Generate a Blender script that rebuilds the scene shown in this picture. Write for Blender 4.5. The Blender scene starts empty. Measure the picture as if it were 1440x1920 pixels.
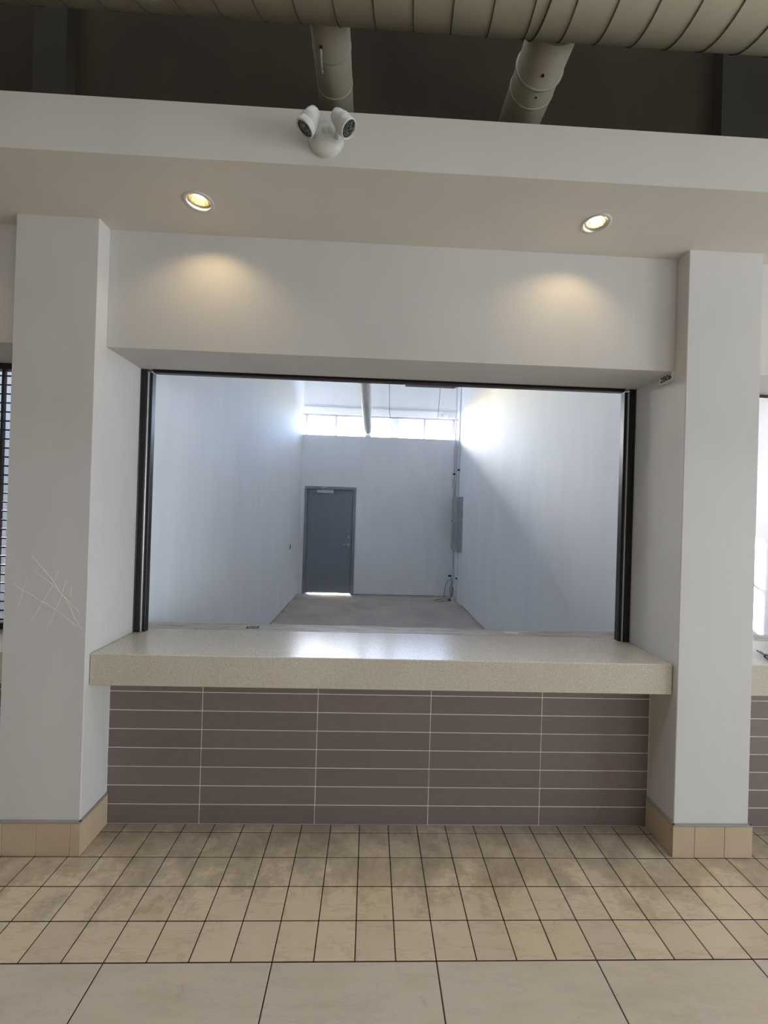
import bpy, bmesh, math, random
from mathutils import Vector, Matrix
random.seed(7)
C = bpy.context.scene.collection
sc = bpy.context.scene

# ------------------------------------------------------------------ camera
F = 765.17
yaw, pit, rol = .0333, .0031, .0306
cy, sy, cp, sp, cr, sr = math.cos(yaw), math.sin(yaw), math.cos(pit), math.sin(pit), math.cos(rol), math.sin(rol)
r0 = Vector((cy, -sy, 0)); FW = Vector((sy*cp, cy*cp, sp)); u0 = Vector((-sp*sy, -sp*cy, cp))
RT = cr*r0 + sr*u0; UP = cr*u0 - sr*r0
cam = bpy.data.objects.new('camera', bpy.data.cameras.new('camera'))
C.objects.link(cam)
m = Matrix.Identity(4)
for i in range(3):
    m[i][0], m[i][1], m[i][2] = RT[i], UP[i], -FW[i]
m.translation = Vector((.0069, -1.9792, 1.6658))
cam.matrix_world = m
cam.data.sensor_fit = 'VERTICAL'
cam.data.sensor_height = 24.0
cam.data.lens = F*24.0/1920
cam.data.clip_start = .02
sc.camera = cam

# ------------------------------------------------------------------ light
SUN = Vector((-.45, 1, .494)).normalized()          # towards the sun
w = bpy.data.worlds.new('sky'); sc.world = w; w.use_nodes = True
nt = w.node_tree
sky = nt.nodes.new('ShaderNodeTexSky'); sky.sky_type = 'NISHITA'
sky.sun_disc = False
sky.sun_elevation = math.asin(SUN.z)
sky.sun_rotation = math.atan2(SUN.x, SUN.y)
sky.air_density = 1.0; sky.dust_density = 2.2; sky.ozone_density = 2.0
wb = nt.nodes.new('ShaderNodeMix'); wb.data_type = 'RGBA'; wb.blend_type = 'MULTIPLY'; wb.inputs[0].default_value = 1
wb.inputs[7].default_value = (.86, .95, 1.14, 1)      # the camera's white balance, the same over the whole sky
nt.links.new(sky.outputs[0], wb.inputs[6]); nt.links.new(wb.outputs[2], nt.nodes['Background'].inputs[0])
nt.nodes['Background'].inputs[1].default_value = 3.4

def lamp(name, kind, loc, d, energy, color, **kw):
    l = bpy.data.lights.new(name, kind); l.energy = energy; l.color = color
    for k, v in kw.items(): setattr(l, k, v)
    o = bpy.data.objects.new(name, l); C.objects.link(o)
    o.location = loc; o.rotation_euler = Vector(d).to_track_quat('-Z', 'Y').to_euler()
    return o
lamp('sun', 'SUN', (0, 12, 8), -SUN, 120.0, (1, .95, .88), angle=math.radians(.6))
# daylight from a window on the right; front and roof lamps are added fill
HALL = (.82, .91, 1)
lamp('hall_front_fill', 'AREA', (4.5, -6.95, 1.8), (0, 1, 0), 50, HALL, shape='RECTANGLE', size=6, size_y=3)
lamp('hall_window_daylight', 'AREA', (8.15, -3.2, 1.5), (-1, 0, 0), 290, HALL, shape='RECTANGLE', size=4.4, size_y=2.6)
lamp('hall_roof_fill', 'AREA', (1.0, -1.8, 8.3), (0, 0, -1), 240, HALL, shape='RECTANGLE', size=12, size_y=1.4)
def portal(x, z, sx, sz, y=6.86):
    o = lamp('window_portal', 'AREA', (x, y, z), (0, -1, 0), 1, (1, 1, 1), shape='RECTANGLE', size=sx, size_y=sz)
    o.data.cycles.is_portal = True
portal(.17, 3.45, 10.4, .55)
sc.view_settings.view_transform = 'Standard'
sc.view_settings.look = 'None'
sc.view_settings.exposure = 0.26
sc.view_settings.gamma = 1.0
sc.view_settings.use_curve_mapping = False
sc.cycles.max_bounces = 10
sc.cycles.diffuse_bounces = 8
sc.cycles.sample_clamp_indirect = 6
sc.cycles.caustics_reflective = False
sc.cycles.caustics_refractive = False

# ------------------------------------------------------------------ materials
def s2l(c):
    return tuple((x/255/12.92 if x/255 <= .04045 else ((x/255+.055)/1.055)**2.4) for x in c) + (1,)
class G:
    def __init__(s, name, rough=.6, metal=0):
        s.m = bpy.data.materials.new(name); s.m.use_nodes = True
        s.t = s.m.node_tree; s.b = s.t.nodes['Principled BSDF']
        s.b.inputs['Roughness'].default_value = rough; s.b.inputs['Metallic'].default_value = metal
        g = s.t.nodes.new('ShaderNodeNewGeometry'); s.pos = g.outputs['Position']
    def n(s, kind, **kw):
        x = s.t.nodes.new(kind)
        for k, v in kw.items():
            if k in x.inputs: x.inputs[k].default_value = v
            else: setattr(x, k, v)
        return x
    def l(s, a, b): s.t.links.new(a, b)
    def noise(s, scale, detail=4, rough=.55, stretch=None, src=None):
        v = src or s.pos
        if stretch:
            mp = s.n('ShaderNodeMapping'); mp.inputs['Scale'].default_value = stretch; s.l(v, mp.inputs[0]); v = mp.outputs[0]
        x = s.n('ShaderNodeTexNoise', Scale=scale, Detail=detail, Roughness=rough); s.l(v, x.inputs['Vector']); return x.outputs[0]
    def ramp(s, src, stops):
        x = s.n('ShaderNodeValToRGB'); e = x.color_ramp.elements
        while len(e) < len(stops): e.new(.5)
        for i, (p, c) in enumerate(stops):
            e[i].position = p; e[i].color = c if len(c) == 4 else s2l(c)
        s.l(src, x.inputs[0]); return x.outputs[0]
    def mix(s, a, b, fac, mode='MIX'):
        x = s.n('ShaderNodeMix', data_type='RGBA', blend_type=mode)
        for i, v in ((0, fac), (6, a), (7, b)):
            if isinstance(v, (float, int)): x.inputs[i].default_value = v
            elif isinstance(v, tuple): x.inputs[i].default_value = v
            else: s.l(v, x.inputs[i])
        return x.outputs[2]
    def col(s, v):
        if isinstance(v, tuple): s.b.inputs['Base Color'].default_value = v
        else: s.l(v, s.b.inputs['Base Color'])
        return s
    def bump(s, src, strength=.1, dist=.01):
        x = s.n('ShaderNodeBump', Strength=strength, Distance=dist); s.l(src, x.inputs['Height']); s.l(x.outputs[0], s.b.inputs['Normal']); return s
M = {}
def paint(name, c, c2, scale=2.5, rough=.75, stretch=(1, 1, .35), bump=.05):
    g = G(name, rough)
    a = g.ramp(g.noise(scale, 5, .6, stretch), [(.3, c2), (.7, c)])
    g.col(a).bump(g.noise(160, 3), bump, .004); M[name] = g.m; return g
paint('hall_paint', (213, 211, 208), (205, 203, 200))
paint('soffit_paint', (212, 208, 200), (206, 202, 194))
paint('unit_paint', (240, 243, 247), (233, 236, 242), scale=2.2, stretch=(1.6, 1.6, .5), bump=.04)
paint('upper_paint', (238, 240, 242), (232, 235, 238))
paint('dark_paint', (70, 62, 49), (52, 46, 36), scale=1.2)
paint('dark_column_paint', (66, 60, 51), (58, 53, 46), scale=1.2)
paint('hall_wall_paint', (200, 196, 188), (190, 186, 178))
paint('duct_paint', (188, 181, 160), (176, 169, 148), scale=6, rough=.55)
paint('duct_seam_paint', (92, 84, 70), (80, 73, 61))
paint('white_plastic', (204, 204, 199), (198, 198, 193), rough=.4, bump=0)
paint('grey_metal_paint', (118, 126, 138), (112, 119, 130), scale=3, rough=.5, bump=.03)
paint('grey_frame_paint', (132, 139, 148), (126, 133, 142), scale=3, rough=.5, bump=.03)
paint('window_paint', (140, 140, 154), (132, 132, 146), rough=.5)
paint('black_metal', (24, 22, 24), (18, 17, 19), rough=.35, bump=0)
paint('brown_metal', (46, 38, 38), (38, 32, 33), rough=.35, bump=0)
paint('black_plastic', (16, 16, 18), (12, 12, 14), rough=.4, bump=0)
paint('cap_metal', (158, 150, 138), (148, 140, 128), rough=.45, bump=0)
paint('scratch_plaster', (238, 234, 228), (214, 210, 204), scale=90, rough=.9)
paint('paper_white', (235, 234, 228), (228, 226, 220), rough=.7, bump=0)
paint('card_grey', (150, 146, 146), (140, 136, 138), rough=.6, bump=0)
paint('card_dark', (62, 60, 64), (50, 48, 52), rough=.6, bump=0)
paint('exterior_concrete', (200, 198, 192), (180, 178, 172))
paint('fixture_grey', (128, 126, 130), (118, 116, 120), rough=.5)
paint('tan_grout', (66, 46, 38), (46, 34, 30), scale=30, rough=.9)
paint('white_grout', (245, 240, 236), (236, 230, 226), scale=40, rough=.9)
paint('cable_grey', (120, 120, 124), (105, 105, 110), rough=.6, bump=0)
for nm, c, r in (('aluminium', (205, 205, 208), .28), ('galvanised_steel', (222, 228, 238), .4), ('chrome', (220, 220, 222), .18), ('gold_reflector', (240, 230, 205), .25)):
    g = G(nm, r, 1.0); g.col(g.ramp(g.noise(40, 3), [(.3, tuple(int(v*.92) for v in c)), (.7, c)])); M[nm] = g.m
for k_ in ('aluminium', 'chrome'): M[k_].node_tree.nodes['Principled BSDF'].inputs['Metallic'].default_value = .45
M['galvanised_steel'].node_tree.nodes['Principled BSDF'].inputs['Metallic'].default_value = 0
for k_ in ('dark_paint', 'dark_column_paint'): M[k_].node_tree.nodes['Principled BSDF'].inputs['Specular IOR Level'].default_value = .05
# electrical panel
g = G('panel_grey', .5, .1); g.col(g.ramp(g.noise(30, 6, .7), [(.3, (132, 136, 142)), (.5, (158, 161, 166)), (.72, (180, 182, 186))])); M['panel_grey'] = g.m
# floor tiles: one body colour per tile, veins, worn dark dirt near the counter wall
def floor_tile(name, big):
    g = G(name, .42)
    oi = g.n('ShaderNodeObjectInfo')
    base = g.ramp(oi.outputs['Random'], [(0, (214, 192, 166)), (.35, (219, 198, 170)), (.6, (206, 186, 162)), (.8, (221, 201, 170)), (1, (211, 190, 160))]) if not big else g.ramp(oi.outputs['Random'], [(0, (206, 187, 166)), (1, (212, 194, 174))])
    v = g.noise(3.2, 6, .6, (1, 3.5, 1))
    c = g.mix(base, s2l((190, 165, 122)) if not big else s2l((168, 148, 122)), g.ramp(v, [(.48, (0, 0, 0)), (.72, (150, 150, 150))]))
    c = g.mix(c, s2l((214, 190, 168)), g.ramp(g.noise(5.5, 5, .6, (1, 2, 1)), [(.5, (0, 0, 0)), (.8, (120, 120, 120))]))
    c = g.mix(c, s2l((120, 100, 78)), g.ramp(g.noise(120, 3, .7), [(.58, (0, 0, 0)), (.8, (110, 110, 110))]))
    # grime band that thins out away from the wall at Y=0.2
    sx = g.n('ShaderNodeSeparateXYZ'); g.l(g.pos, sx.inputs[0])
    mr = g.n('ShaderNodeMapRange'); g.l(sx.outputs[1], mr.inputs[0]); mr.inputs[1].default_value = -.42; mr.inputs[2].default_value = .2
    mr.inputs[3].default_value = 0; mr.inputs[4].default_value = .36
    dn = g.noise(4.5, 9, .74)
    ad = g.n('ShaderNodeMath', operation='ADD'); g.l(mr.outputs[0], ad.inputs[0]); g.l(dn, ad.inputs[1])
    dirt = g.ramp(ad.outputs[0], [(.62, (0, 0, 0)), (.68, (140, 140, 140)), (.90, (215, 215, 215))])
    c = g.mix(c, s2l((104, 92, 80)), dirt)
    # ochre wear in the middle of the walkway and thin dark veins
    och = g.ramp(g.noise(2.2, 4, .6), [(.5, (0, 0, 0)), (.7, (130, 130, 130))])
    c = g.mix(c, s2l((196, 166, 116)), och) if not big else c
    wv = g.ramp(g.noise(2.6, 8, .68, (.6, 2.6, 1)), [(.48, (0, 0, 0)), (.5, (125, 125, 125)), (.52, (0, 0, 0))])
    c = g.mix(c, s2l((128, 108, 88) if not big else (166, 148, 128)), wv)
    g.col(c).bump(g.noise(60, 5, .7), .06, .003)
    M[name] = g.m
floor_tile('floor_tile', False); floor_tile('large_floor_tile', True)
g = G('base_tile', .5); g.col(g.mix(g.ramp(g.noise(3, 5), [(.3, (186, 164, 138)), (.7, (200, 180, 154))]), s2l((140, 120, 100)), g.ramp(g.noise(14, 6, .7), [(.55, (0, 0, 0)), (.8, (110, 110, 110))]))).bump(g.noise(60, 4), .05, .003); M['base_tile'] = g.m
g = G('brown_wall_tile', .42)
oi = g.n('ShaderNodeObjectInfo')
c = g.mix(g.ramp(oi.outputs['Random'], [(0, (122, 109, 105)), (1, (130, 117, 112))]), s2l((108, 97, 92)), g.ramp(g.noise(14, 5, .65, (1, 1, 3)), [(.4, (0, 0, 0)), (.75, (170, 170, 170))]))
c = g.mix(c, s2l((140, 126, 118)), g.ramp(g.noise(320, 2, .5), [(.62, (0, 0, 0)), (.75, (90, 90, 90))]))
g.col(c).bump(g.noise(200, 3), .08, .002); M['brown_wall_tile'] = g.m
# speckled solid-surface counter
g = G('speckled_counter', .27)
c = g.ramp(g.noise(5, 3), [(.3, (202, 193, 176)), (.7, (208, 199, 183))])
c = g.mix(c, s2l((120, 105, 88)), g.ramp(g.noise(290, 2, .6), [(.54, (0, 0, 0)), (.66, (215, 215, 215))]))
c = g.mix(c, s2l((236, 230, 216)), g.ramp(g.noise(240, 2, .6, (1, 1, 1.2)), [(.60, (0, 0, 0)), (.70, (230, 230, 230))]))
g.col(c); g.b.inputs['Roughness'].default_value = .21; M['speckled_counter'] = g.m
g = G('worn_counter_strip', .5)
c = g.mix(s2l((186, 180, 170)), s2l((152, 144, 130)), g.ramp(g.noise(6, 7, .7, (1, 4, 1)), [(.5, (0, 0, 0)), (.56, (220, 220, 220))]))
c = g.mix(c, s2l((70, 62, 54)), g.ramp(g.noise(38, 6, .7), [(.66, (0, 0, 0)), (.72, (200, 200, 200))]))
g.col(c).bump(g.noise(40, 5), .1, .003); M['worn_counter_strip'] = g.m
g = G('concrete_floor', .85)
c = g.ramp(g.noise(1.6, 7, .65), [(.25, (158, 152, 146)), (.5, (180, 173, 166)), (.75, (196, 189, 181))])
c = g.mix(c, s2l((84, 82, 80)), g.ramp(g.noise(34, 5, .7), [(.62, (0, 0, 0)), (.8, (150, 150, 150))]))
g.col(c).bump(g.noise(50, 6, .7), .2, .005); M['concrete_floor'] = g.m
g = G('bulb_glow', .5); g.b.inputs['Emission Color'].default_value = (1, .78, .45, 1); g.b.inputs['Emission Strength'].default_value = 60; g.col(s2l((255, 240, 210))); M['bulb_glow'] = g.m
g = G('window_glass', .02)
tr = g.n('ShaderNodeBsdfTransparent'); tr.inputs[0].default_value = (.93, .95, .96, 1); gl = g.n('ShaderNodeBsdfGlossy'); gl.inputs['Roughness'].default_value = .02
fr = g.n('ShaderNodeFresnel', IOR=1.25); mx = g.n('ShaderNodeMixShader'); g.l(fr.outputs[0], mx.inputs[0]); g.l(tr.outputs[0], mx.inputs[1]); g.l(gl.outputs[0], mx.inputs[2])
g.l(mx.outputs[0], g.t.nodes['Material Output'].inputs[0]); M['window_glass'] = g.m
g = G('lamp_lens', .12); g.col(g.ramp(g.noise(160, 3, .7), [(.45, (34, 34, 36)), (.7, (150, 150, 145))])); g.b.inputs['Metallic'].default_value = .6; M['lamp_lens'] = g.m

# ------------------------------------------------------------------ mesh helpers
def box(bm, x0, x1, y0, y1, z0, z1, bev=0.0):
    g = bmesh.ops.create_cube(bm, size=1)
    for v in g['verts']:
        v.co = Vector(((x0+x1)/2 + v.co.x*(x1-x0), (y0+y1)/2 + v.co.y*(y1-y0), (z0+z1)/2 + v.co.z*(z1-z0)))
    if bev:
        es = list({e for v in g['verts'] for e in v.link_edges})
        bmesh.ops.bevel(bm, geom=es, offset=bev, segments=2 if bev > .004 else 1, affect='EDGES', profile=.6)
    return bm
def frame_of(a, b):
    z = (b-a).normalized(); x = z.orthogonal().normalized(); return x, z.cross(x)
def cyl(bm, a, b, r, r2=None, seg=20, cap=True):
    a, b = Vector(a), Vector(b); r2 = r if r2 is None else r2
    x, y = frame_of(a, b)
    A = [bm.verts.new(a + (x*math.cos(t)+y*math.sin(t))*r) for t in [2*math.pi*i/seg for i in range(seg)]]
    B = [bm.verts.new(b + (x*math.cos(t)+y*math.sin(t))*r2) for t in [2*math.pi*i/seg for i in range(seg)]]
    for i in range(seg):
        j = (i+1) % seg; f = bm.faces.new((A[i], A[j], B[j], B[i])); f.smooth = True
    if cap: bm.faces.new(A[::-1]); bm.faces.new(B)
    return bm
def lathe(bm, a, axis, prof, seg=28, smooth=True):
    """prof: (distance along axis, radius)"""
    a = Vector(a); axis = Vector(axis).normalized(); x, y = frame_of(a, a+axis)
    rings = []
    for d, r in prof:
        rings.append([bm.verts.new(a + axis*d + (x*math.cos(t)+y*math.sin(t))*max(r, 1e-5)) for t in [2*math.pi*i/seg for i in range(seg)]])
    for p, q in zip(rings, rings[1:]):
        for i in range(seg):
            j = (i+1) % seg; f = bm.faces.new((p[i], p[j], q[j], q[i])); f.smooth = smooth
    return bm
def tube(bm, pts, r, seg=8):
    pts = [Vector(p) for p in pts]; rings = []; up = None
    for i, p in enumerate(pts):
        d = (pts[min(i+1, len(pts)-1)] - pts[max(i-1, 0)]).normalized()
        x = d.orthogonal().normalized() if up is None else (up - d*up.dot(d)).normalized()
        up = x; y = d.cross(x)
        rings.append([bm.verts.new(p + (x*math.cos(t)+y*math.sin(t))*r) for t in [2*math.pi*k/seg for k in range(seg)]])
    for p, q in zip(rings, rings[1:]):
        for i in range(seg):
            j = (i+1) % seg; f = bm.faces.new((p[i], p[j], q[j], q[i])); f.smooth = True
    bm.faces.new(rings[0][::-1]); bm.faces.new(rings[-1])
    return bm
def smooth_path(pts, n=6):
    P = [Vector(p) for p in pts]; out = []
    for i in range(len(P)-1):
        p0, p1, p2, p3 = P[max(i-1, 0)], P[i], P[i+1], P[min(i+2, len(P)-1)]
        for k in range(n):
            t = k/n
            out.append(.5*((2*p1)+(p2-p0)*t+(2*p0-5*p1+4*p2-p3)*t*t+(3*p1-p0-3*p2+p3)*t**3))
    return out + [P[-1]]
def obj(name, bm, mat, parent=None, recalc=True):
    if isinstance(bm, bmesh.types.BMesh):
        if recalc: bmesh.ops.recalc_face_normals(bm, faces=bm.faces)
        me = bpy.data.meshes.new(name); bm.to_mesh(me); bm.free()
        me.materials.append(M[mat])
    else: me = bm
    o = bpy.data.objects.new(name, me); C.objects.link(o)
    if parent: o.parent = parent; o.matrix_parent_inverse = parent.matrix_world.inverted() if False else Matrix.Identity(4)
    return o
NB = bmesh.new
def tag(o, label, cat, group=None, kind=None):
    o['label'] = label; o['category'] = cat
    if group: o['group'] = group
    if kind: o['kind'] = kind
    return o
def st(name, bm, mat, label, cat='wall'):
    return tag(obj(name, bm, mat), label, cat, None, 'structure')
def empty(name, loc=(0, 0, 0)):
    o = bpy.data.objects.new(name, None); C.objects.link(o); o.location = loc; o.empty_display_size = .1
    return o

# ------------------------------------------------------------------ measured layout (metres)
T = .1524
XL, XR = -1.330, 1.569            # bay between the pillars
PW = .385                         # pillar width
PIT = 3.2845                      # bay pitch
YP, YH, YT, YF = .0152, .0946, .2071, .4025
ZC0, ZC1 = .789, .943
ZH, ZS, ZL = 2.451, 3.035, 3.255
YS = -.356
WL, WR = -1.398, 1.737            # side walls of the unit
YB, ZB, YW = 6.27, 3.203, 6.77
bays = [(-PIT, 'left'), (0, 'middle'), (PIT, 'right')]

# ------------------------------------------------------------------ floor of the hall
fl = st('floor', box(NB(), -7, 11, -7, .212, -.12, -.0025), 'tan_grout', 'tan square-tiled hall floor with dark joints', 'floor')
g_ = .0045
sm = bpy.data.meshes.new('tile'); b_ = box(NB(), -T/2+g_/2, T/2-g_/2, -T/2+g_/2, T/2-g_/2, -.02, 0, .0016); b_.to_mesh(sm); b_.free(); sm.materials.append(M['floor_tile'])
half = bpy.data.meshes.new('tile'); b_ = box(NB(), -T/2+g_/2, T/2-g_/2, T+g_/2, YT-.001, -.02, 0, .0016); b_.to_mesh(half); b_.free(); half.materials.append(M['floor_tile'])
for r in range(4):                      # rows towards the viewer, then one full row behind joint 3
    for c in range(-15, 17):
        x = (c+.5)*T; y = (.5-r)*T
        if r == 0 and ((XL-PW-.02) > x+T/2 or x-T/2 > XR+PW+2.9): pass
        o = obj('tile', sm, None, fl); o.location = (x, y, random.uniform(-.0006, .0003))
for c in range(-15, 17):
    o = obj('tile', half, None, fl); o.location = ((c+.5)*T, 0, random.uniform(-.0006, .0003))
lg = bpy.data.meshes.new('large_tile'); b_ = box(NB(), g_/2, 4*T-g_/2, -4*T+g_/2, -g_/2, -.02, 0, .002); b_.to_mesh(lg); b_.free(); lg.materials.append(M['large_floor_tile'])
seen = set()
for r in range(4):
    for k in range(-5, 5):
        o = obj('large_tile', lg, None, fl); o.location = ((2+4*k)*T, -3*T-4*T*r, random.uniform(-.0005, .0003)); seen.add((r, k))
bm = NB()
for r in range(0, 11):
    for k in range(-12, 17):
        if (r, k) in seen: continue
        x0 = (2+4*k)*T; y1 = -3*T-4*T*r
        if x0 < -7 or x0+4*T > 11 or y1-4*T < -7.1: continue
        box(bm, x0+g_/2, x0+4*T-g_/2, y1-4*T+g_/2, y1-g_/2, -.02, 0)
for r in range(4):
    for c in list(range(-45, -15)) + list(range(17, 71)):
        box(bm, c*T+g_/2, (c+1)*T-g_/2, (-r)*T+g_/2, (1-r)*T-g_/2, -.02, 0)
o = obj('outlying_tiles', bm, 'large_floor_tile', fl); o['kind'] = 'stuff'

# ------------------------------------------------------------------ counter wall with long brown tiles, one per bay
def tile_mesh(w_, h_):
    me = bpy.data.meshes.new('tile'); b = box(NB(), 0, w_, 0, .009, 0, h_, .0012); b.to_mesh(b and me); b.free(); me.materials.append(M['brown_wall_tile']); return me
cache = {}
for dx, nm in bays:
    x0, x1 = XL+dx, XR+dx
    wf = st('wall_front', box(NB(), x0, x1, YT+.0016, .46, -.05, ZC0-.001), 'white_grout',
            {'left': 'brown-tiled knee wall of the shuttered unit past the left pillar', 'middle': 'knee wall of long brown tiles with white joints beneath the wide counter', 'right': 'brown-tiled knee wall partly hidden behind the right pillar'}[nm])
    cuts = [x0+.0015] + [-.8467+i*.6057+dx for i in range(4)] + [x1-.0015]
    for r in range(8):
        z0 = .0029+r*.0984 + .0018; z1 = z0+.0984-.0036
        if r == 7: z1 = ZC0-.002
        if r == 0: z0 = .001
        for a, b in zip(cuts, cuts[1:]):
            key = (round(b-a-.0036, 4), round(z1-z0, 4))
            if key not in cache: cache[key] = tile_mesh(*key)
            o = obj('tile', cache[key], None, wf); o.location = (a+.0018, YT+random.uniform(-.0006, .0004), z0)

# ------------------------------------------------------------------ counters
def counter(dx, label, white=False):
    t = empty('counter', ((XL+XR)/2+dx, .0442, ZC0)); tag(t, label, 'counter')
    ox, oy, oz = t.location
    obj('countertop', box(NB(), XL+dx+.002-ox, XR+dx-.004-ox, 0, .485-oy, 0, ZC1-ZC0, .0035), 'speckled_counter', t)
    obj('rear_strip', box(NB(), XL+dx-.06-ox, XR+dx+.16-ox, .4865-oy, .625-oy, .0, ZC1-ZC0-.001, .002), 'worn_counter_strip', t)
    return t
counter(0, 'wide beige speckled counter spanning the opening between the two pillars')
counter(PIT, 'beige speckled counter cut off at the edge beyond the right pillar, pliers on it')
counter(-PIT, 'beige counter beneath the black mesh shutter beyond the left pillar')

# ------------------------------------------------------------------ pillars with tile bases
def pillar(x0, x1, label, joints):
    p = tag(empty('pillar', ((x0+x1)/2, YP, 0)), label, 'pillar', None, 'structure')
    ox, oy = p.location.x, p.location.y
    def B(*a, bev=0): return box(NB(), a[0]-ox, a[1]-ox, a[2]-oy, a[3]-oy, a[4], a[5], bev)
    obj('shaft', B(x0, x1, YP, .455, 0, ZS+.01, bev=.003), 'hall_paint', p)
    js = [x0-.012] + joints + [x1+.012]
    for a, b in zip(js, js[1:]):
        obj('base_tile', B(a+.0008, b-.0008, YP-.013, YP-.0005, 0, .153, bev=.001), 'base_tile', p)
    for s, xx in ((-1, x0), (1, x1)):
        a, b = (xx-.012, xx-.0005) if s < 0 else (xx+.0005, xx+.012)
        for y0, y1 in ((YP+.0003, YP+.12), (YP+.121, YT-.003)):
            obj('base_tile', B(a, b, y0, y1, 0, .153, bev=.001), 'base_tile', p)
        obj('base_cap', B(a-(.0015 if s < 0 else 0), b+(.0015 if s > 0 else 0), YP-.013, YT-.003, .153, .161, bev=.001), 'cap_metal', p)
    obj('base_cap', B(x0-.012, x1+.012, YP-.0145, YP-.0005, .153, .161, bev=.001), 'cap_metal', p)
    return p
pl = pillar(XL-PW-.0025, XL, 'broad white square pillar with crossed scratches on its face', [-1.680, -1.523, -1.366])
pr = pillar(XR, XR+PW, 'unscratched white square pillar at the right end of the wide counter', [1.669, 1.822])
pillar(XR+PIT, XR+PIT+PW, 'white square pillar one bay further along to the right', [XR+PIT+.15])
pillar(XL-PW-PIT, XL-PIT, 'white square pillar one bay further along to the left', [XL-PW-PIT+.2])
# scratches gouged in the left pillar's face
def scratch(pts, wd):
    bm = NB(); ox, oy = pl.location.x, pl.location.y
    P = []
    n = 14
    for (xa, za), (xb, zb) in zip(pts, pts[1:]):
        for k in range(n):
            t = k/n; P.append((xa+(xb-xa)*t + random.uniform(-.0012, .0012), za+(zb-za)*t + random.uniform(-.0012, .0012)))
    P.append(pts[-1])
    L = []
    for i, (x, z) in enumerate(P):
        a, b = P[max(i-1, 0)], P[min(i+1, len(P)-1)]
        d = Vector((b[0]-a[0], b[1]-a[1])).normalized(); nx, nz = -d.y, d.x
        ww = wd*(.35+.65*math.sin(math.pi*min(1, max(.06, i/len(P))))) * random.uniform(.6, 1.25)
        L.append([bm.verts.new((x+nx*ww-ox, YP-.0002-oy, z+nz*ww)), bm.verts.new((x-ox, YP-.0012-oy, z)), bm.verts.new((x-nx*ww-ox, YP-.0002-oy, z-nz*ww))])
    for p, q in zip(L, L[1:]):
        bm.faces.new((p[0], p[1], q[1], q[0])); bm.faces.new((p[1], p[2], q[2], q[1]))
    obj('scratch', bm, 'scratch_plaster', pl)
for pts, wd in [([(-1.598, 1.418), (-1.503, 1.311), (-1.459, 1.245), (-1.418, 1.19), (-1.385, 1.12), (-1.352, 1.069)], .0022),
                ([(-1.677, 1.276), (-1.58, 1.222), (-1.47, 1.155), (-1.36, 1.075)], .0013),
                ([(-1.583, 1.345), (-1.50, 1.283), (-1.43, 1.215), (-1.36, 1.145)], .0012),
                ([(-1.466, 1.345), (-1.50, 1.262), (-1.545, 1.18), (-1.588, 1.10)], .0011),
                ([(-1.43, 1.30), (-1.455, 1.215), (-1.49, 1.12), (-1.515, 1.063)], .0011),
                ([(-1.612, 1.31), (-1.63, 1.25), (-1.65, 1.17)], .0008),
                ([(-1.405, 1.27), (-1.41, 1.22)], .0007)]:
    scratch(pts, wd*1.25)

# ------------------------------------------------------------------ bulkheads over the openings, soffit, dark space above
for dx, nm in bays:
    st('wall_bulkhead', box(NB(), XL+dx, XR+dx, YH, .452, ZH, ZS+.005, .0015), 'hall_paint',
       {'left': 'white bulkhead above the black mesh shutter', 'middle': 'white bulkhead over the wide opening washed by two warm scallops', 'right': 'white bulkhead past the right pillar'}[nm])
DL = [(-.803, -.128), (1.009, -.127)]
DLall = DL + [(DL[0][0]-PIT, -.128), (DL[1][0]-PIT, -.127), (DL[0][0]+PIT, -.128), (DL[1][0]+PIT, -.127)]
def drilled(name, bm, mat, holes, r, z0, z1):
    o = obj(name, bm, mat)
    c = NB()
    for x, y in holes: cyl(c, (x, y, z0), (x, y, z1), r, seg=40)
    k = obj('cut', c, mat)
    md = o.modifiers.new('b', 'BOOLEAN'); md.operation = 'DIFFERENCE'; md.object = k; md.solver = 'EXACT'
    bpy.context.view_layer.update()
    ev = o.evaluated_get(bpy.context.evaluated_depsgraph_get())
    me = bpy.data.meshes.new_from_object(ev)
    o.modifiers.clear(); o.data = me
    bpy.data.objects.remove(k, do_unlink=True)
    return o
so = drilled('ceiling_soffit', box(NB(), -7, 11, YS, .5, ZS, ZL), 'soffit_paint', DLall, .052, ZS-.1, ZS+.13)
tag(so, 'long white soffit band with recessed downlights above the openings', 'soffit', None, 'structure')
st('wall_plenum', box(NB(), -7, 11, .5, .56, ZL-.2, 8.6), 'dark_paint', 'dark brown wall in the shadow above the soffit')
st('column_plenum', box(NB(), -2.006, -1.821, .42, .499, ZL, 8.6), 'dark_column_paint', 'slightly lighter dark column above the soffit at far left', 'column')
st('column_plenum', box(NB(), 2.077, 3.4, .44, .499, ZL, 8.6), 'dark_column_paint', 'slightly lighter dark panel above the soffit at far right', 'column')
st('wall_left_hall', box(NB(), -7.15, -7, -7, .5, 0, 8.6), 'hall_wall_paint', 'plain wall closing the hall on the left')
st('wall_right_hall', box(NB(), 8.2, 8.35, -7, .5, 0, 8.6), 'hall_wall_paint', 'plain wall closing the hall on the right')
st('wall_back_hall', box(NB(), -7.15, 11.15, -7.15, -7, 0, 8.6), 'hall_wall_paint', 'plain wall behind the viewer')
st('ceiling_hall', box(NB(), -7.15, 11.15, -7.15, .56, 8.6, 8.7), 'dark_paint', 'dark high ceiling of the hall', 'ceiling')

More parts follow.
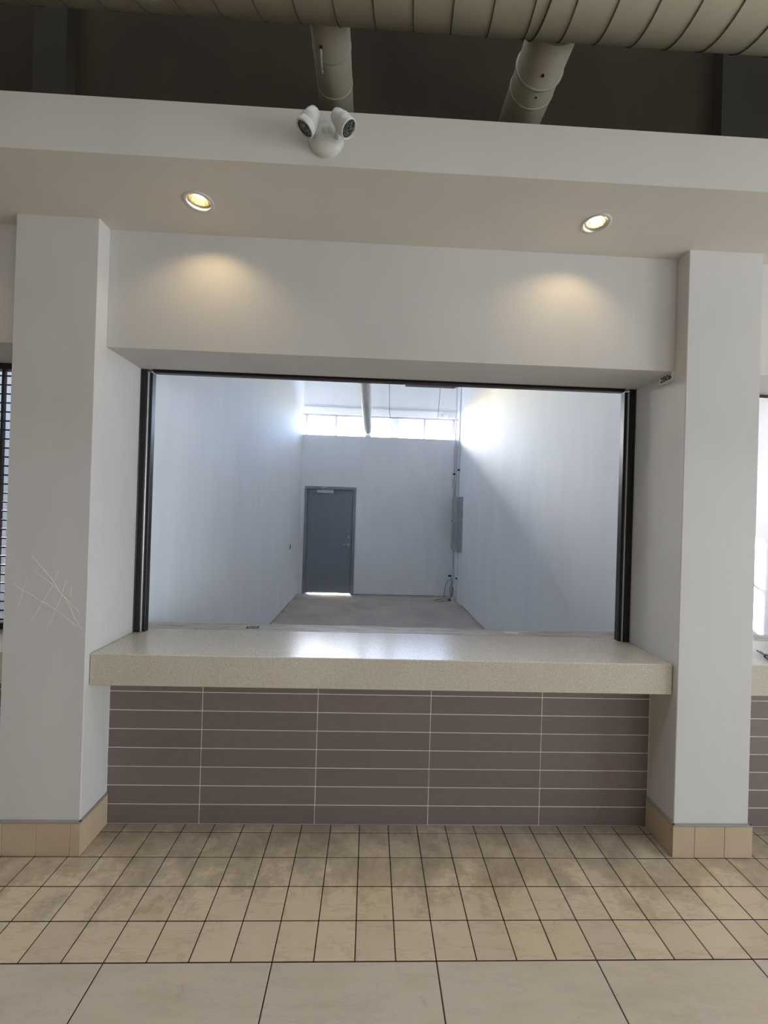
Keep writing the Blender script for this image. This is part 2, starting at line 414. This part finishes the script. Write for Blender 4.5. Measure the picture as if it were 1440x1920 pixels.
st('wall_far_end_left', box(NB(), -7.1, XL-PIT-PW-.01, .1, .5, 0, ZS-.001), 'hall_wall_paint', 'plain wall beyond the last unit on the left')
st('wall_far_end_right', box(NB(), XR+PIT+PW+.01, 8.3, .1, .5, 0, ZS-.001), 'hall_wall_paint', 'plain wall beyond the last unit on the right')
# ------------------------------------------------------------------ the empty units behind
YO = .452
st('floor_unit', box(NB(), WL-PIT-.2, WR+PIT+.2, YO, 6.9, -.12, 0), 'concrete_floor', 'bare grey concrete floor of the empty units', 'floor')
st('wall_left', box(box(NB(), WR-PIT, WL, YO, .57, 0, 3.03), WR-PIT, WL, .5701, YB, 0, 4.9), 'unit_paint', 'skim-coated wall on the left inside the empty unit')
st('wall_right', box(box(NB(), WR, WL+PIT, YO, .57, 0, 3.03), WR, WL+PIT, .5701, YB, 0, 4.9), 'unit_paint', 'skim-coated wall on the right inside the empty unit')
st('wall_far_left', box(box(NB(), WL-PIT-.15, WL-PIT, YO, .57, 0, 3.03), WL-PIT-.15, WL-PIT, .5701, YB, 0, 4.9), 'unit_paint', 'far wall of the shuttered unit')
st('wall_far_right', box(box(NB(), WR+PIT, WR+PIT+.15, YO, .57, 0, 3.03), WR+PIT, WR+PIT+.15, .5701, 6.85, 0, 4.9), 'unit_paint', 'sunlit wall seen past the right pillar')
for dx, nm in bays:
    st('wall_inner', box(NB(), WL+dx-.08, WR+dx+.08, .5605, .62, 2.72, 4.9), 'unit_paint', 'inner face of the front wall above the opening, %s unit' % nm)
st('ceiling', box(NB(), WL-PIT-.15, WR+PIT+.15, .5, 6.85, 4.9, 5.0), 'upper_paint', 'white ceiling of the empty units', 'ceiling')
# back wall with door opening
DX0, DX1, DZ = -1.270, -.340, 2.118
bm = NB()
box(bm, WR-PIT+.0, DX0-.05, YB, 6.85, 0, ZB)
box(bm, DX1+.05, WL+PIT, YB, 6.85, 0, ZB)
box(bm, DX0-.05, DX1+.05, YB, 6.85, DZ+.05, ZB)
st('wall_back', bm, 'unit_paint', 'pale grey back wall with a deep ledge beneath the clerestory window')
st('wall_back_left_unit', box(NB(), WL-PIT-.15, WR-PIT, YB, 6.85, 0, ZB), 'unit_paint', 'back wall of the shuttered unit')
bm = NB()
box(bm, WL+PIT, 3.32, 6.67, 6.85, 0, ZB)
box(bm, 3.90, WR+PIT, 6.67, 6.85, 2.05, 3.315)
box(bm, 3.32, WR+PIT, 6.67, 6.85, 0, 2.05)
box(bm, 3.02, 3.32, 6.67, 6.85, ZB, 3.90)
box(bm, 3.32, WR+PIT, 6.67, 6.85, 3.315, 3.90)
st('wall_back_right_unit', bm, 'unit_paint', 'back wall of the sunny unit past the right pillar')
st('wall_upper', box(NB(), WL-PIT-.15, WR+PIT+.15, YW, 6.85, 3.885, 4.9), 'upper_paint', 'bright upper wall above the clerestory window')
# clerestory window: mullions, head, post, panes
wn = tag(empty('window_1', (0.17, YW, ZB)), 'long strip window of white overexposed panes above the back wall', 'window', None, 'structure')
def WB(x0, x1, y0, y1, z0, z1, bev=.002): return box(NB(), x0-.17, x1-.17, y0-YW, y1-YW, z0-ZB, z1-ZB, bev)
obj('head_band', WB(-4.8, 3.015, YW-.03, YW+.07, 3.745, 3.885), 'upper_paint', wn)
obj('head_rail', WB(-4.8, 3.015, YW-.01, YW+.05, 3.705, 3.745), 'window_paint', wn)
obj('sill_rail', WB(-4.8, 3.015, YW-.01, YW+.05, ZB, ZB+.035), 'upper_paint', wn)
xs = [.483+.631*k for k in range(-8, 5) if .483+.631*k < 3.0]
for k, x in enumerate(xs):
    hw = .085 if abs(x-.483) < .01 else .026
    obj('post' if hw > .05 else 'mullion', WB(x-hw, x+hw, YW-.02, YW+.05, ZB+.035, 3.706), 'upper_paint' if hw > .05 else 'window_paint', wn)
for a, b in zip(xs, xs[1:]):
    obj('pane', WB(a+.02, b-.02, YW+.02, YW+.026, ZB+.03, 3.71, 0), 'window_glass', wn)
wn2 = tag(empty('window_2', (3.6, YW, 2.05)), 'tall sunny window of the unit past the right pillar', 'window', None, 'structure')
for nm_, x0, x1, z0, z1 in (('frame_bar', 3.32, 3.345, 2.05, 3.315), ('frame_bar', 3.875, 3.90, 2.05, 3.315), ('frame_bar', 3.345, 3.875, 2.635, 2.68)):
    obj(nm_, box(NB(), x0-3.6, x1-3.6, -.03, .03, z0-2.05, z1-2.05, .002), 'window_paint', wn2)
# outside: unseen slab added over the clerestory to block sun and high sky, pavement
st('sun_blocker_outside', box(NB(), -5.2, 3.3, 6.86, 8.27, 4.16, 4.4), 'upper_paint', 'added white slab outside above the clerestory window, blocking the sun', 'sun blocker')
st('ground_outside', box(NB(), -14, 14, 6.86, 60, -.2, -.01), 'exterior_concrete', 'pale pavement outside behind the building', 'pavement')

# ------------------------------------------------------------------ back door
dr = tag(empty('door_1', ((DX0+DX1)/2, YB, 0)), 'closed grey steel door with closer and lever handle in the back wall', 'door', None, 'structure')
ox = dr.location.x
def DB(x0, x1, y0, y1, z0, z1, bev=.003): return box(NB(), x0-ox, x1-ox, y0-YB, y1-YB, z0, z1, bev)
bm = NB()
for a in ((DX0-.05, DX0+.004, YB-.018, YB+.14, 0, DZ-.0045), (DX1-.004, DX1+.05, YB-.018, YB+.14, 0, DZ-.0045), (DX0-.05, DX1+.05, YB-.018, YB+.14, DZ-.004, DZ+.05)):
    box(bm, a[0]-ox, a[1]-ox, a[2]-YB, a[3]-YB, a[4], a[5], .002)
for a in ((DX0-.004, DX0+.03, YB+.052, YB+.14, 0, DZ), (DX1-.03, DX1+.004, YB+.052, YB+.14, 0, DZ), (DX0-.004, DX1+.004, YB+.052, YB+.14, DZ-.03, DZ)):
    box(bm, a[0]-ox, a[1]-ox, a[2]-YB, a[3]-YB, a[4], a[5])
obj('door_frame', bm, 'grey_frame_paint', dr)
leaf = obj('door_leaf', DB(DX0+.008, DX1-.008, YB+.005, YB+.05, .026, DZ-.008), 'grey_metal_paint', dr)
closer = obj('door_closer', DB(-1.075, -.745, YB-.052, YB+.004, 2.035, 2.10, .006), 'aluminium', dr)
bm = NB()
tube(bm, [(-.94-ox, -.03, 2.10), (-.985-ox, -.09, 2.135), (-.92-ox, -.02, 2.155)], .008, 8)
tube(bm, [(-.985-ox, -.09, 2.135), (-.93-ox, -.10, 2.14), (-.87-ox, -.025, 2.15)], .007, 8)
obj('closer_arm', bm, 'aluminium', dr)
bm = NB(); cyl(bm, (-.415-ox, .006, 1.165), (-.415-ox, -.022, 1.165), .027, .024)
obj('deadbolt', bm, 'chrome', dr)
bm = NB(); cyl(bm, (-.415-ox, .006, 1.012), (-.415-ox, -.014, 1.012), .036, .034); cyl(bm, (-.415-ox, -.014, 1.012), (-.415-ox, -.055, 1.012), .013)
obj('handle_rose', bm, 'chrome', dr)
bm = NB(); tube(bm, smooth_path([(-.415-ox, -.052, 1.012), (-.46-ox, -.056, 1.012), (-.50-ox, -.052, 1.008), (-.525-ox, -.045, 1.0)]), .0095, 10)
obj('lever_handle', bm, 'chrome', dr)
for z in (1.86, 1.06, .25):
    bm = NB(); cyl(bm, (DX0+.004-ox, -.010, z-.055), (DX0+.004-ox, -.010, z+.055), .009, seg=12)
    obj('hinge', bm, 'grey_frame_paint', dr)
obj('strike_plate', DB(-.352, -.343, YB-.003, YB+.006, .96, 1.06, .001), 'chrome', dr)

# ------------------------------------------------------------------ roller-grille guides and bottom bar of the middle opening
gr = tag(empty('shutter_frame', (.12, YF, ZC1)), 'black guide rails and top bar of the rolled-up shutter around the opening', 'shutter frame')
def GB(x0, x1, y0, y1, z0, z1, bev=.0015): return box(NB(), x0-.12, x1-.12, y0-YF, y1-YF, z0-ZC1, z1-ZC1, bev)
def rail(side):
    s = 1 if side == 'l' else -1
    e = XL+.0005 if side == 'l' else XR-.0005
    def span(a, b): return (e+s*a, e+s*b) if s > 0 else (e+s*b, e+s*a)
    o = obj('guide_rail', GB(*span(0, .036), YF, YF+.05, ZC1+.0005, ZH-.001), 'black_metal', gr)
    for nm_, a, b, yy, mt in (('edge_strip', .037, .043, YF+.002, 'aluminium'), ('inner_lip', .0435, .060, YF+.012, 'black_metal'), ('outer_lip', .0005, .006, YF-.004, 'black_metal')):
        q = obj(nm_, GB(*span(a, b), yy, YF+.05, ZC1+.0005, ZH-.016 if nm_ != 'outer_lip' else ZH-.001), mt, gr)
rail('l'); rail('r')
obj('bottom_bar', GB(XL+.065, XR-.065, YF+.004, YF+.04, 2.433, 2.4455, .003), 'brown_metal', gr)
obj('bar_flange', GB(XL+.062, XR-.062, YF-.004, YF+.045, 2.4458, ZH-.0003, .001), 'black_metal', gr)

# closed mesh shutter in the left bay
gx0, gx1 = XL-PIT, XR-PIT
sg = tag(empty('mesh_shutter', ((gx0+gx1)/2, YF, ZC1)), 'closed black mesh shutter behind the left edge of the scratched pillar', 'shutter')
ox = sg.location.x
def SB(x0, x1, y0, y1, z0, z1): return box(NB(), x0-ox, x1-ox, y0-YF, y1-YF, z0-ZC1, z1-ZC1)
obj('head_bar', SB(gx0+.002, gx1-.002, YF-.004, YF+.045, 2.415, ZH-.0005), 'black_metal', sg)
obj('bottom_bar', SB(gx0+.04, gx1-.04, YF, YF+.03, ZC1+.001, ZC1+.035), 'black_metal', sg)
rod = bpy.data.meshes.new('rod'); b_ = NB(); cyl(b_, (gx0+.01-ox, .015, 0), (gx1-.01-ox, .015, 0), .0045, seg=8); b_.to_mesh(rod); b_.free(); rod.materials.append(M['black_metal'])
z = 2.383
while z > ZC1+.05:
    o = obj('rod', rod, None, sg); o.location = (0, 0, z-ZC1); z -= .0514
link = bpy.data.meshes.new('link_strip'); b_ = box(NB(), -.0068, .0068, .004, .024, 0, 2.42-ZC1-.03, .001); b_.to_mesh(link); b_.free(); link.materials.append(M['black_metal'])
x = -2.100
while x > gx0+.03:
    o = obj('link_strip', link, None, sg); o.location = (x-ox, 0, .033); x -= .118
x = -2.100+.118
while x < gx1-.02:
    o = obj('link_strip', link, None, sg); o.location = (x-ox, 0, .033); x += .118
# frame of the open right bay
gr2 = tag(empty('shutter_frame', (.12+PIT, YF, ZC1)), 'slim dark shutter head bar past the right pillar', 'shutter frame')
obj('bottom_bar', box(NB(), XL+.02-.12, XR-.02-.12, .002, .04, 2.432-ZC1, ZH-.001-ZC1, .002), 'brown_metal', gr2)
obj('guide_rail', box(NB(), XR-.042-.12, XR-.001-.12, 0, .05, .001, 2.43-ZC1, .002), 'black_metal', gr2)

# ------------------------------------------------------------------ unit number sign
def text_mesh(body, size, ext, mat, name='lettering'):
    cu = bpy.data.curves.new(name, 'FONT'); cu.body = body; cu.size = size; cu.extrude = ext; cu.align_x = 'CENTER'; cu.align_y = 'CENTER'; cu.offset = size*.018
    o = bpy.data.objects.new(name, cu); C.objects.link(o)
    me = bpy.data.meshes.new_from_object(o.evaluated_get(bpy.context.evaluated_depsgraph_get()))
    bpy.data.objects.remove(o, do_unlink=True); me.materials.clear(); me.materials.append(M[mat]); return me
sgn = tag(empty('unit_number_sign', (XR-.0008, .150, 2.430)), 'small white 2B06 number plate high on the pillar side', 'sign')
obj('plate', box(NB(), -.005, 0, -.053, .053, -.024, .024, .001), 'paper_white', sgn)
obj('plate_edge', box(NB(), -.008, 0, -.053, .053, -.0275, -.0245, .0005), 'white_plastic', sgn)
o = obj('lettering', text_mesh('2B06', .040, .0005, 'black_plastic'), None, sgn)
o.matrix_local = Matrix(((0, 0, -1, -.0056), (-1, 0, 0, 0), (0, 1, 0, .001), (0, 0, 0, 1)))

# ------------------------------------------------------------------ things lying on the counter's rear strip
cd = tag(empty('card', (-.692, .548, ZC1-.001)), 'small dark-bordered card lying on the rear edge of the counter', 'card')
cd.rotation_euler = (0, 0, .12)
obj('card_sheet', box(NB(), -.037, .037, -.022, .022, .0005, .0016), 'card_dark', cd)
obj('grey_patch', box(NB(), -.027, .027, -.014, .014, .0017, .0021), 'card_grey', cd)
obj('dark_mark', box(NB(), -.010, .010, -.006, .006, .0022, .0025), 'card_dark', cd)
lb = obj('paper_strip', box(NB(), -.04, .04, -.014, .014, 0, .0012), 'paper_white'); lb.location = (.915, .545, ZC1-.0005); lb.rotation_euler = (0, 0, -.1)
tag(lb, 'blank white paper strip on the rear edge of the counter', 'paper')

# black pliers on the right-hand counter
pz = ZC1+.001
pv = Vector((2.190, .175, pz+.008))
pj = tag(empty('pliers', tuple(pv)), 'black pliers with thin jaws on the counter past the right pillar', 'pliers')
for s in (-1, 1):
    bm = NB(); tube(bm, smooth_path([(.0, s*.004, 0), (.012+.0, .03+s*.008, 0), (.022, .058+s*.012, .001), (.030, .078+s*.010, .002)], 4), .0042, 8)
    obj('jaw', bm, 'black_metal', pj)
    bm = NB(); tube(bm, smooth_path([(0, 0, 0), (-.005+s*.018, -.03, 0), (-.01+s*.030, -.08, 0), (-.015+s*.022, -.13, 0)], 4), .0068, 8)
    obj('handle', bm, 'black_plastic', pj)
bm = NB(); cyl(bm, (0, 0, -.0075), (0, 0, .010), .014, .0125); obj('pivot', bm, 'black_metal', pj)

# ------------------------------------------------------------------ downlights
def downlight(x, y, label, tilt, grp=None):
    t = tag(empty('downlight', (x, y, ZS)), label, 'ceiling light')
    bm = NB(); lathe(bm, (0, 0, 0), (0, 0, 1), [(.07, .0505), (.0, .0505), (-.0035, .053), (-.0035, .064), (0, .0655)], 40)
    obj('trim_ring', bm, 'white_plastic', t)
    bm = NB(); lathe(bm, (0, 0, 0), (0, 0, 1), [(.125, .0), (.125, .045), (.07, .049)], 32); obj('housing_can', bm, 'white_plastic', t)
    ax = Vector(tilt).normalized()            # direction the lamp looks
    p = Vector((0, 0, .022))
    bm = NB(); lathe(bm, p+ax*.014, -ax, [(0, .0415), (.0, .044), (-.002, .045), (-.002, .0425), (0, .0415)], 36); obj('gimbal_rim', bm, 'chrome', t, recalc=False)
    bm = NB(); lathe(bm, p+ax*.014, -ax, [(0, .0412), (.014, .038), (.034, .031)], 12, smooth=False); obj('reflector', bm, 'gold_reflector', t)
    bm = NB(); lathe(bm, p-ax*.0205, ax, [(0, .0), (0, .0305), (.004, .024), (.008, .0)], 24); obj('bulb', bm, 'bulb_glow', t)
    sp_ = lamp('downlight_spot', 'SPOT', Vector((x, y, ZS))+p+ax*.016, ax, 2.0, (1, .73, .38), spot_size=math.radians(132), spot_blend=.55, shadow_soft_size=.02)
    return t
downlight(*DLall[0], 'lit recessed downlight nearer the scratched pillar', (-.06, .10, -1))
downlight(*DLall[1], 'lit recessed downlight nearer the unscratched pillar', (-.14, .04, -1))
downlight(*DLall[3], 'lit recessed downlight over the mesh shutter', (-.06, .10, -1))
downlight(*DLall[4], 'lit recessed downlight in the bay past the unscratched pillar', (-.06, .10, -1))

# ------------------------------------------------------------------ emergency light
em = tag(empty('emergency_light', (-.212, YS, 3.135)), 'white twin-head emergency light on the soffit fascia', 'emergency light')
bm = NB(); lathe(bm, (0, -.0005, 0), (0, -1, 0), [(0, .069), (.012, .069), (.022, .062), (.034, .044), (.040, .022), (.041, .0)], 40)
obj('base', bm, 'white_plastic', em)
bm = NB(); lathe(bm, (.002, -.036, .006), (0, -1, 0), [(0, .014), (.012, .0135), (.016, .010), (.017, 0)], 20); obj('test_knob', bm, 'white_plastic', em)
def head(rear, axis, foot):
    rear, axis = Vector(rear), Vector(axis).normalized()
    bm = NB()
    prof = [(0, .0), (.002, .012), (.010, .022), (.026, .0285), (.044, .0315)]
    for k in range(4): prof += [(.046+k*.005, .0315+.0006*k), (.0475+k*.005, .0338+.0006*k), (.0495+k*.005, .0338+.0006*k), (.051+k*.005, .0315+.0006*k)]
    prof += [(.070, .0350), (.090, .0362), (.094, .0355), (.094, .0315), (.086, .0305)]
    lathe(bm, rear, axis, prof, 32)
    h = obj('lamp_head', bm, 'white_plastic', em)
    bm = NB(); lathe(bm, rear+axis*.0865, axis, [(0, .0), (0, .0305)], 32); obj('lens', bm, 'lamp_lens', h, recalc=False)
    mid = rear + axis*.05
    bm = NB(); tube(bm, [foot, (Vector(foot)+mid)/2+Vector((0, -.012, -.004)), mid+Vector((0, .012, -.004))], .009, 12); obj('swivel_arm', bm, 'white_plastic', h)
head((-.030, -.082, .042), (-.42, -.06, -.80), (-.040, -.03, -.012))
head((.034, -.080, .038), (.62, -.10, -.72), (.040, -.03, -.014))

# ------------------------------------------------------------------ ducts above the soffit
H0, Y0, RD = 4.066, -.35, .30
du = tag(empty('main_duct', (0, Y0, H0)), 'large beige spiral duct crossing the top of the picture', 'duct')
bm = NB(); cyl(bm, (-6.99, 0, 0), (8.19, 0, 0), RD, seg=64); obj('duct_body', bm, 'duct_paint', du)
bm = NB(); seg = 40; p_ = .167; N = int(9.0/p_*seg); prev = None
for i in range(N+1):
    a = 2*math.pi*i/seg; x = -3.6 + p_*i/seg
    d = Vector((0, -math.cos(a), -math.sin(a)))
    ring = [bm.verts.new(Vector((x-.0032, 0, 0))+d*(RD-.001)), bm.verts.new(Vector((x-.0020, 0, 0))+d*(RD+.004)), bm.verts.new(Vector((x+.0020, 0, 0))+d*(RD+.004)), bm.verts.new(Vector((x+.0032, 0, 0))+d*(RD-.001))]
    if prev:
        for k in range(3): bm.faces.new((prev[k], prev[k+1], ring[k+1], ring[k]))
    prev = ring
obj('spiral_seam', bm, 'duct_seam_paint', du)
bm = NB()
for x in (.672,):
    lathe(bm, (x, 0, 0), (1, 0, 0), [(0, RD-.001), (.001, RD+.006), (.006, RD+.006), (.007, RD-.001)], 64)
obj('joint_band', bm, 'duct_seam_paint', du)
def branch(x, y0, r, label, extra):
    t = tag(empty('branch_duct', (x, y0, H0)), label, 'duct')
    bm = NB(); cyl(bm, (0, 0, 0), (0, .499-y0, 0), r, seg=40); obj('duct_body', bm, 'duct_paint', t)
    for yy, rr in extra:
        bm = NB(); lathe(bm, (0, yy-y0, 0), (0, 1, 0), [(0, r-.001), (.002, r+rr), (.010, r+rr), (.012, r-.001)], 40); obj('joint_collar', bm, 'duct_paint', t)
    return t
yb0 = Y0+RD+.006
b1 = branch(-.265, yb0, .098, 'round branch duct with a hanging damper handle', [(.12, .0025), (.30, .002)])
b2 = branch(.835, yb0, .122, 'wider round branch duct with a raised collar', [(.155, .008), (.26, .003)])
bm = NB(); cyl(bm, (-.045, .055-yb0, -.090), (-.045, .055-yb0, -.104), .008, seg=14); k_ = obj('damper_pin', bm, 'black_metal', b1)
bm = NB(); tube(bm, [(-.045, .052-yb0, -.101), (-.049, .10-yb0, -.106), (-.053, .155-yb0, -.108)], .0065, 10); lathe(bm, (-.053, .155-yb0, -.102), (0, 0, -1), [(0, .0), (0, .009), (.010, .009), (.010, 0)], 16)
obj('damper_handle', bm, 'white_plastic', b1)
bm = NB(); cyl(bm, (-.01, .088-yb0, -.115), (-.01, .088-yb0, -.127), .007, seg=12); obj('damper_pin', bm, 'black_metal', b2)
bm = NB(); cyl(bm, (0, .20-yb0, -.115), (0, .20-yb0, -.125), .005, seg=12); obj('screw', bm, 'black_metal', b2)

# ------------------------------------------------------------------ services inside the unit
dd = tag(empty('flexible_duct', (-.11, 3.0, 3.335)), 'thin silver ribbed duct running to a collar on the back ledge', 'duct')
path = [(-.115, .75, 3.335), (-.115, 3.2, 3.332), (-.095, 6.0, 3.335), (-.095, 6.34, 3.335), (-.095, 6.44, 3.32), (-.095, 6.48, 3.27), (-.095, 6.485, ZB+.01)]
sp2 = smooth_path(path[:3], 8)[:-1] + smooth_path(path[2:], 6)
bm = NB(); tube(bm, [(p[0]+.11, p[1]-3, p[2]-3.335) for p in sp2], .067, 24); obj('duct_skin', bm, 'galvanised_steel', dd)
bm = NB()
y = 2.4
while y < 6.3:
    x = -.115+(.02*(y-3.2)/2.8 if y > 3.2 else 0)
    lathe(bm, (x+.11, y-3, 0), (0, 1, 0), [(0, .066), (.012, .076), (.020, .076), (.032, .066)], 20)
    y += .062
q = obj('rib', bm, 'galvanised_steel', dd); q['kind'] = 'stuff'
bm = NB(); lathe(bm, (.015, 3.485, ZB+.001-3.335), (0, 0, 1), [(0, .15), (.012, .15), (.02, .07), (.06, .068)], 32); obj('flange', bm, 'white_plastic', dd)
# hanging light fixture
hf = tag(empty('hanging_fixture', (.716, 2.9, 3.283)), 'dark underside of a box fixture hanging just below the shutter bar', 'light fixture')
obj('fixture_body', box(NB(), -.315, .315, -.6, .3, 0, .075, .006), 'fixture_grey', hf)
obj('end_bracket', box(NB(), .3155, .345, -.3, .3, .005, .05, .003), 'upper_paint', hf)
for s in (-1, 1):
    bm = NB(); cyl(bm, (s*.25, 0, .075), (s*.25, 0, 1.6), .003, seg=8); obj('hanger_rod', bm, 'galvanised_steel', hf)
# hanging cables
cb = obj('hanging_cable', tube(NB(), smooth_path([(.30, 6.55, 4.9), (.325, 6.6, 4.45), (.340, 6.6, 3.90), (.352, 6.62, 3.77), (.40, 6.62, 3.5), (.438, 6.6, 3.31), (.440, 6.6, ZB+.015), (.45, 6.58, ZB+.005)], 5), .0065, 8), 'cable_grey')
tag(cb, 'thin dark cable dangling in front of the wide white window post', 'cable')
cb = obj('hanging_cable', tube(NB(), smooth_path([(1.41, 6.6, 4.9), (1.405, 6.6, 4.43), (1.385, 6.6, 4.0), (1.37, 6.6, 3.72)], 5), .005, 8), 'cable_grey')
tag(cb, 'thin pale cable dangling near the right end of the clerestory window', 'cable')
# small bracket at the right end of the window head
bk = obj('cable_bracket', box(box(NB(), 1.43, 1.72, 6.70, 6.735, 3.735, 3.765, .004), 1.50, 1.60, 6.69, 6.735, 3.765, 3.81, .004), 'upper_paint'); tag(bk, 'small white bracket at the window head beside the conduits', 'bracket')
# conduits, electrical panel, wires
def conduit(pts, r, mat, label, clamps=()):
    t = tag(empty('conduit', pts[0]), label, 'pipe'); o_ = Vector(pts[0])
    obj('pipe', tube(NB(), [Vector(p)-o_ for p in pts], r, 14), mat, t)
    for z, x0, x1, y in clamps:
        obj('clamp', box(NB(), x0-o_.x, x1-o_.x, y-.02-o_.y, y+.02-o_.y, z-.016-o_.z, z+.016-o_.z, .003), 'black_metal', t)
    return t
conduit([(1.688, 6.235, .02), (1.688, 6.235, .97)], .016, 'galvanised_steel', 'grey conduit rising from the floor to the electrical panel', [(.44, 1.62, 1.68, 6.235)])
conduit([(1.688, 6.235, 2.03), (1.688, 6.235, 4.895)], .016, 'galvanised_steel', 'grey conduit rising from the panel past the window', [(2.50, 1.655, 1.70, 6.235)])
conduit([(1.715, 5.92, .02), (1.715, 5.92, .97)], .013, 'upper_paint', 'white conduit below the panel on the side wall', [(.44, 1.70, 1.735, 5.92)])
conduit([(1.715, 5.98, 2.03), (1.715, 5.98, 4.895)], .015, 'upper_paint', 'white conduit above the panel on the side wall', [(2.56, 1.69, 1.735, 5.98)])
ep = tag(empty('electrical_panel', (1.7365, 5.85, .98)), 'grey metal electrical panel near the back corner', 'electrical panel')
obj('panel_box', box(NB(), -.098, 0, -.24, .30, 0, 1.04, .004), 'panel_grey', ep)
dp = obj('panel_door', box(NB(), -.106, -.0985, -.22, .28, .03, 1.01, .002), 'panel_grey', ep)
obj('door_latch', box(NB(), -.113, -.1065, .20, .24, .56, .60, .002), 'black_plastic', dp)
obj('breaker_window', box(NB(), -.108, -.1062, -.12, .12, .14, .56, .001), 'grey_frame_paint', dp)
obj('junction_box', box(NB(), 1.625, 1.660, 6.20, 6.268, 2.22, 2.44, .003), 'unit_paint'); tag(bpy.context.scene.objects['junction_box'], 'narrow white box on the back wall above the panel', 'junction box')
w1 = obj('loose_wire', tube(NB(), smooth_path([(1.66, 6.2, .36), (1.60, 6.12, .37), (1.55, 6.1, .28), (1.52, 6.08, .12), (1.50, 6.05, .02), (1.42, 6.0, .012), (1.30, 5.92, .01), (1.33, 5.82, .01), (1.50, 5.84, .01), (1.60, 5.9, .01)], 6), .0055, 8), 'cable_grey')
tag(w1, 'looped grey wire trailing from the conduit onto the concrete floor', 'wire')
w2 = obj('loose_wire', tube(NB(), smooth_path([(1.665, 6.1, .42), (1.675, 6.08, .3), (1.62, 6.05, .22), (1.64, 6.0, .08), (1.68, 5.98, .16), (1.66, 5.97, .26), (1.645, 5.97, .1), (1.61, 5.94, .02)], 6), .006, 8), 'cable_grey')
tag(w2, 'short kinked wire bunched at the foot of the conduit', 'wire')
cc = obj('cable_clip', box(NB(), -.02, .02, -.03, .03, 0, .03, .006), 'black_plastic'); cc.location = (1.60, 5.93, 0); tag(cc, 'small black plug on the floor below the panel', 'plug')
# open box socket on the left wall, low cover plate
hb = tag(empty('wall_socket', (WL+.0008, 5.32, 1.022)), 'small black open socket box on the left wall of the unit', 'socket')
obj('socket_hole', box(NB(), 0, .004, -.028, .028, -.04, .04, .001), 'black_plastic', hb)
hb = tag(empty('cover_plate', (WL+.0008, 6.10, .33)), 'tiny pale cover plate low beside the door', 'cover plate')
obj('plate', box(NB(), 0, .006, -.04, .04, -.055, .055, .001), 'upper_paint', hb)
# ragged plaster edge and crumbs along the unit floor
bm = NB()
random.seed(3)
def crumb(x, y, r):
    g = bmesh.ops.create_icosphere(bm, subdivisions=1, radius=r)
    for v in g['verts']: v.co = Vector((x+v.co.x*random.uniform(.7, 1.5), y+v.co.y*random.uniform(.7, 1.4), max(0, v.co.z*.6+r*.35)))
for i in range(150):
    s = random.random()
    if s < .35: crumb(WL+.015+random.random()*.03, random.uniform(1.5, 6.2), random.uniform(.006, .016))
    elif s < .65: crumb(WR-.015-random.random()*.03, random.uniform(1.5, 6.2), random.uniform(.006, .016))
    elif s < .85: crumb(random.uniform(-.2, 1.6), YB-.015-random.random()*.03, random.uniform(.006, .014))
    else: crumb(random.uniform(-1.2, 1.6), random.uniform(2.5, 6), random.uniform(.004, .009))
db = obj('debris', bm, 'concrete_floor'); tag(db, 'plaster crumbs scattered along the edges of the concrete floor', 'debris', None, 'stuff')
# chipped gaps at the foot of the side walls
for nm_, a in (('baseboard_right', (WR-.004, WR-.0005, .7, 5.5, 0, .022)), ('baseboard_left', (WL+.0005, WL+.004, .7, 6.2, 0, .022)), ('baseboard_back', (-.28, 1.6, YB-.006, YB-.0005, 0, .028))):
    st(nm_, box(NB(), *a), 'concrete_floor', 'rough unpainted strip at the foot of the unit wall, %s' % nm_.split('_')[1], 'trim')
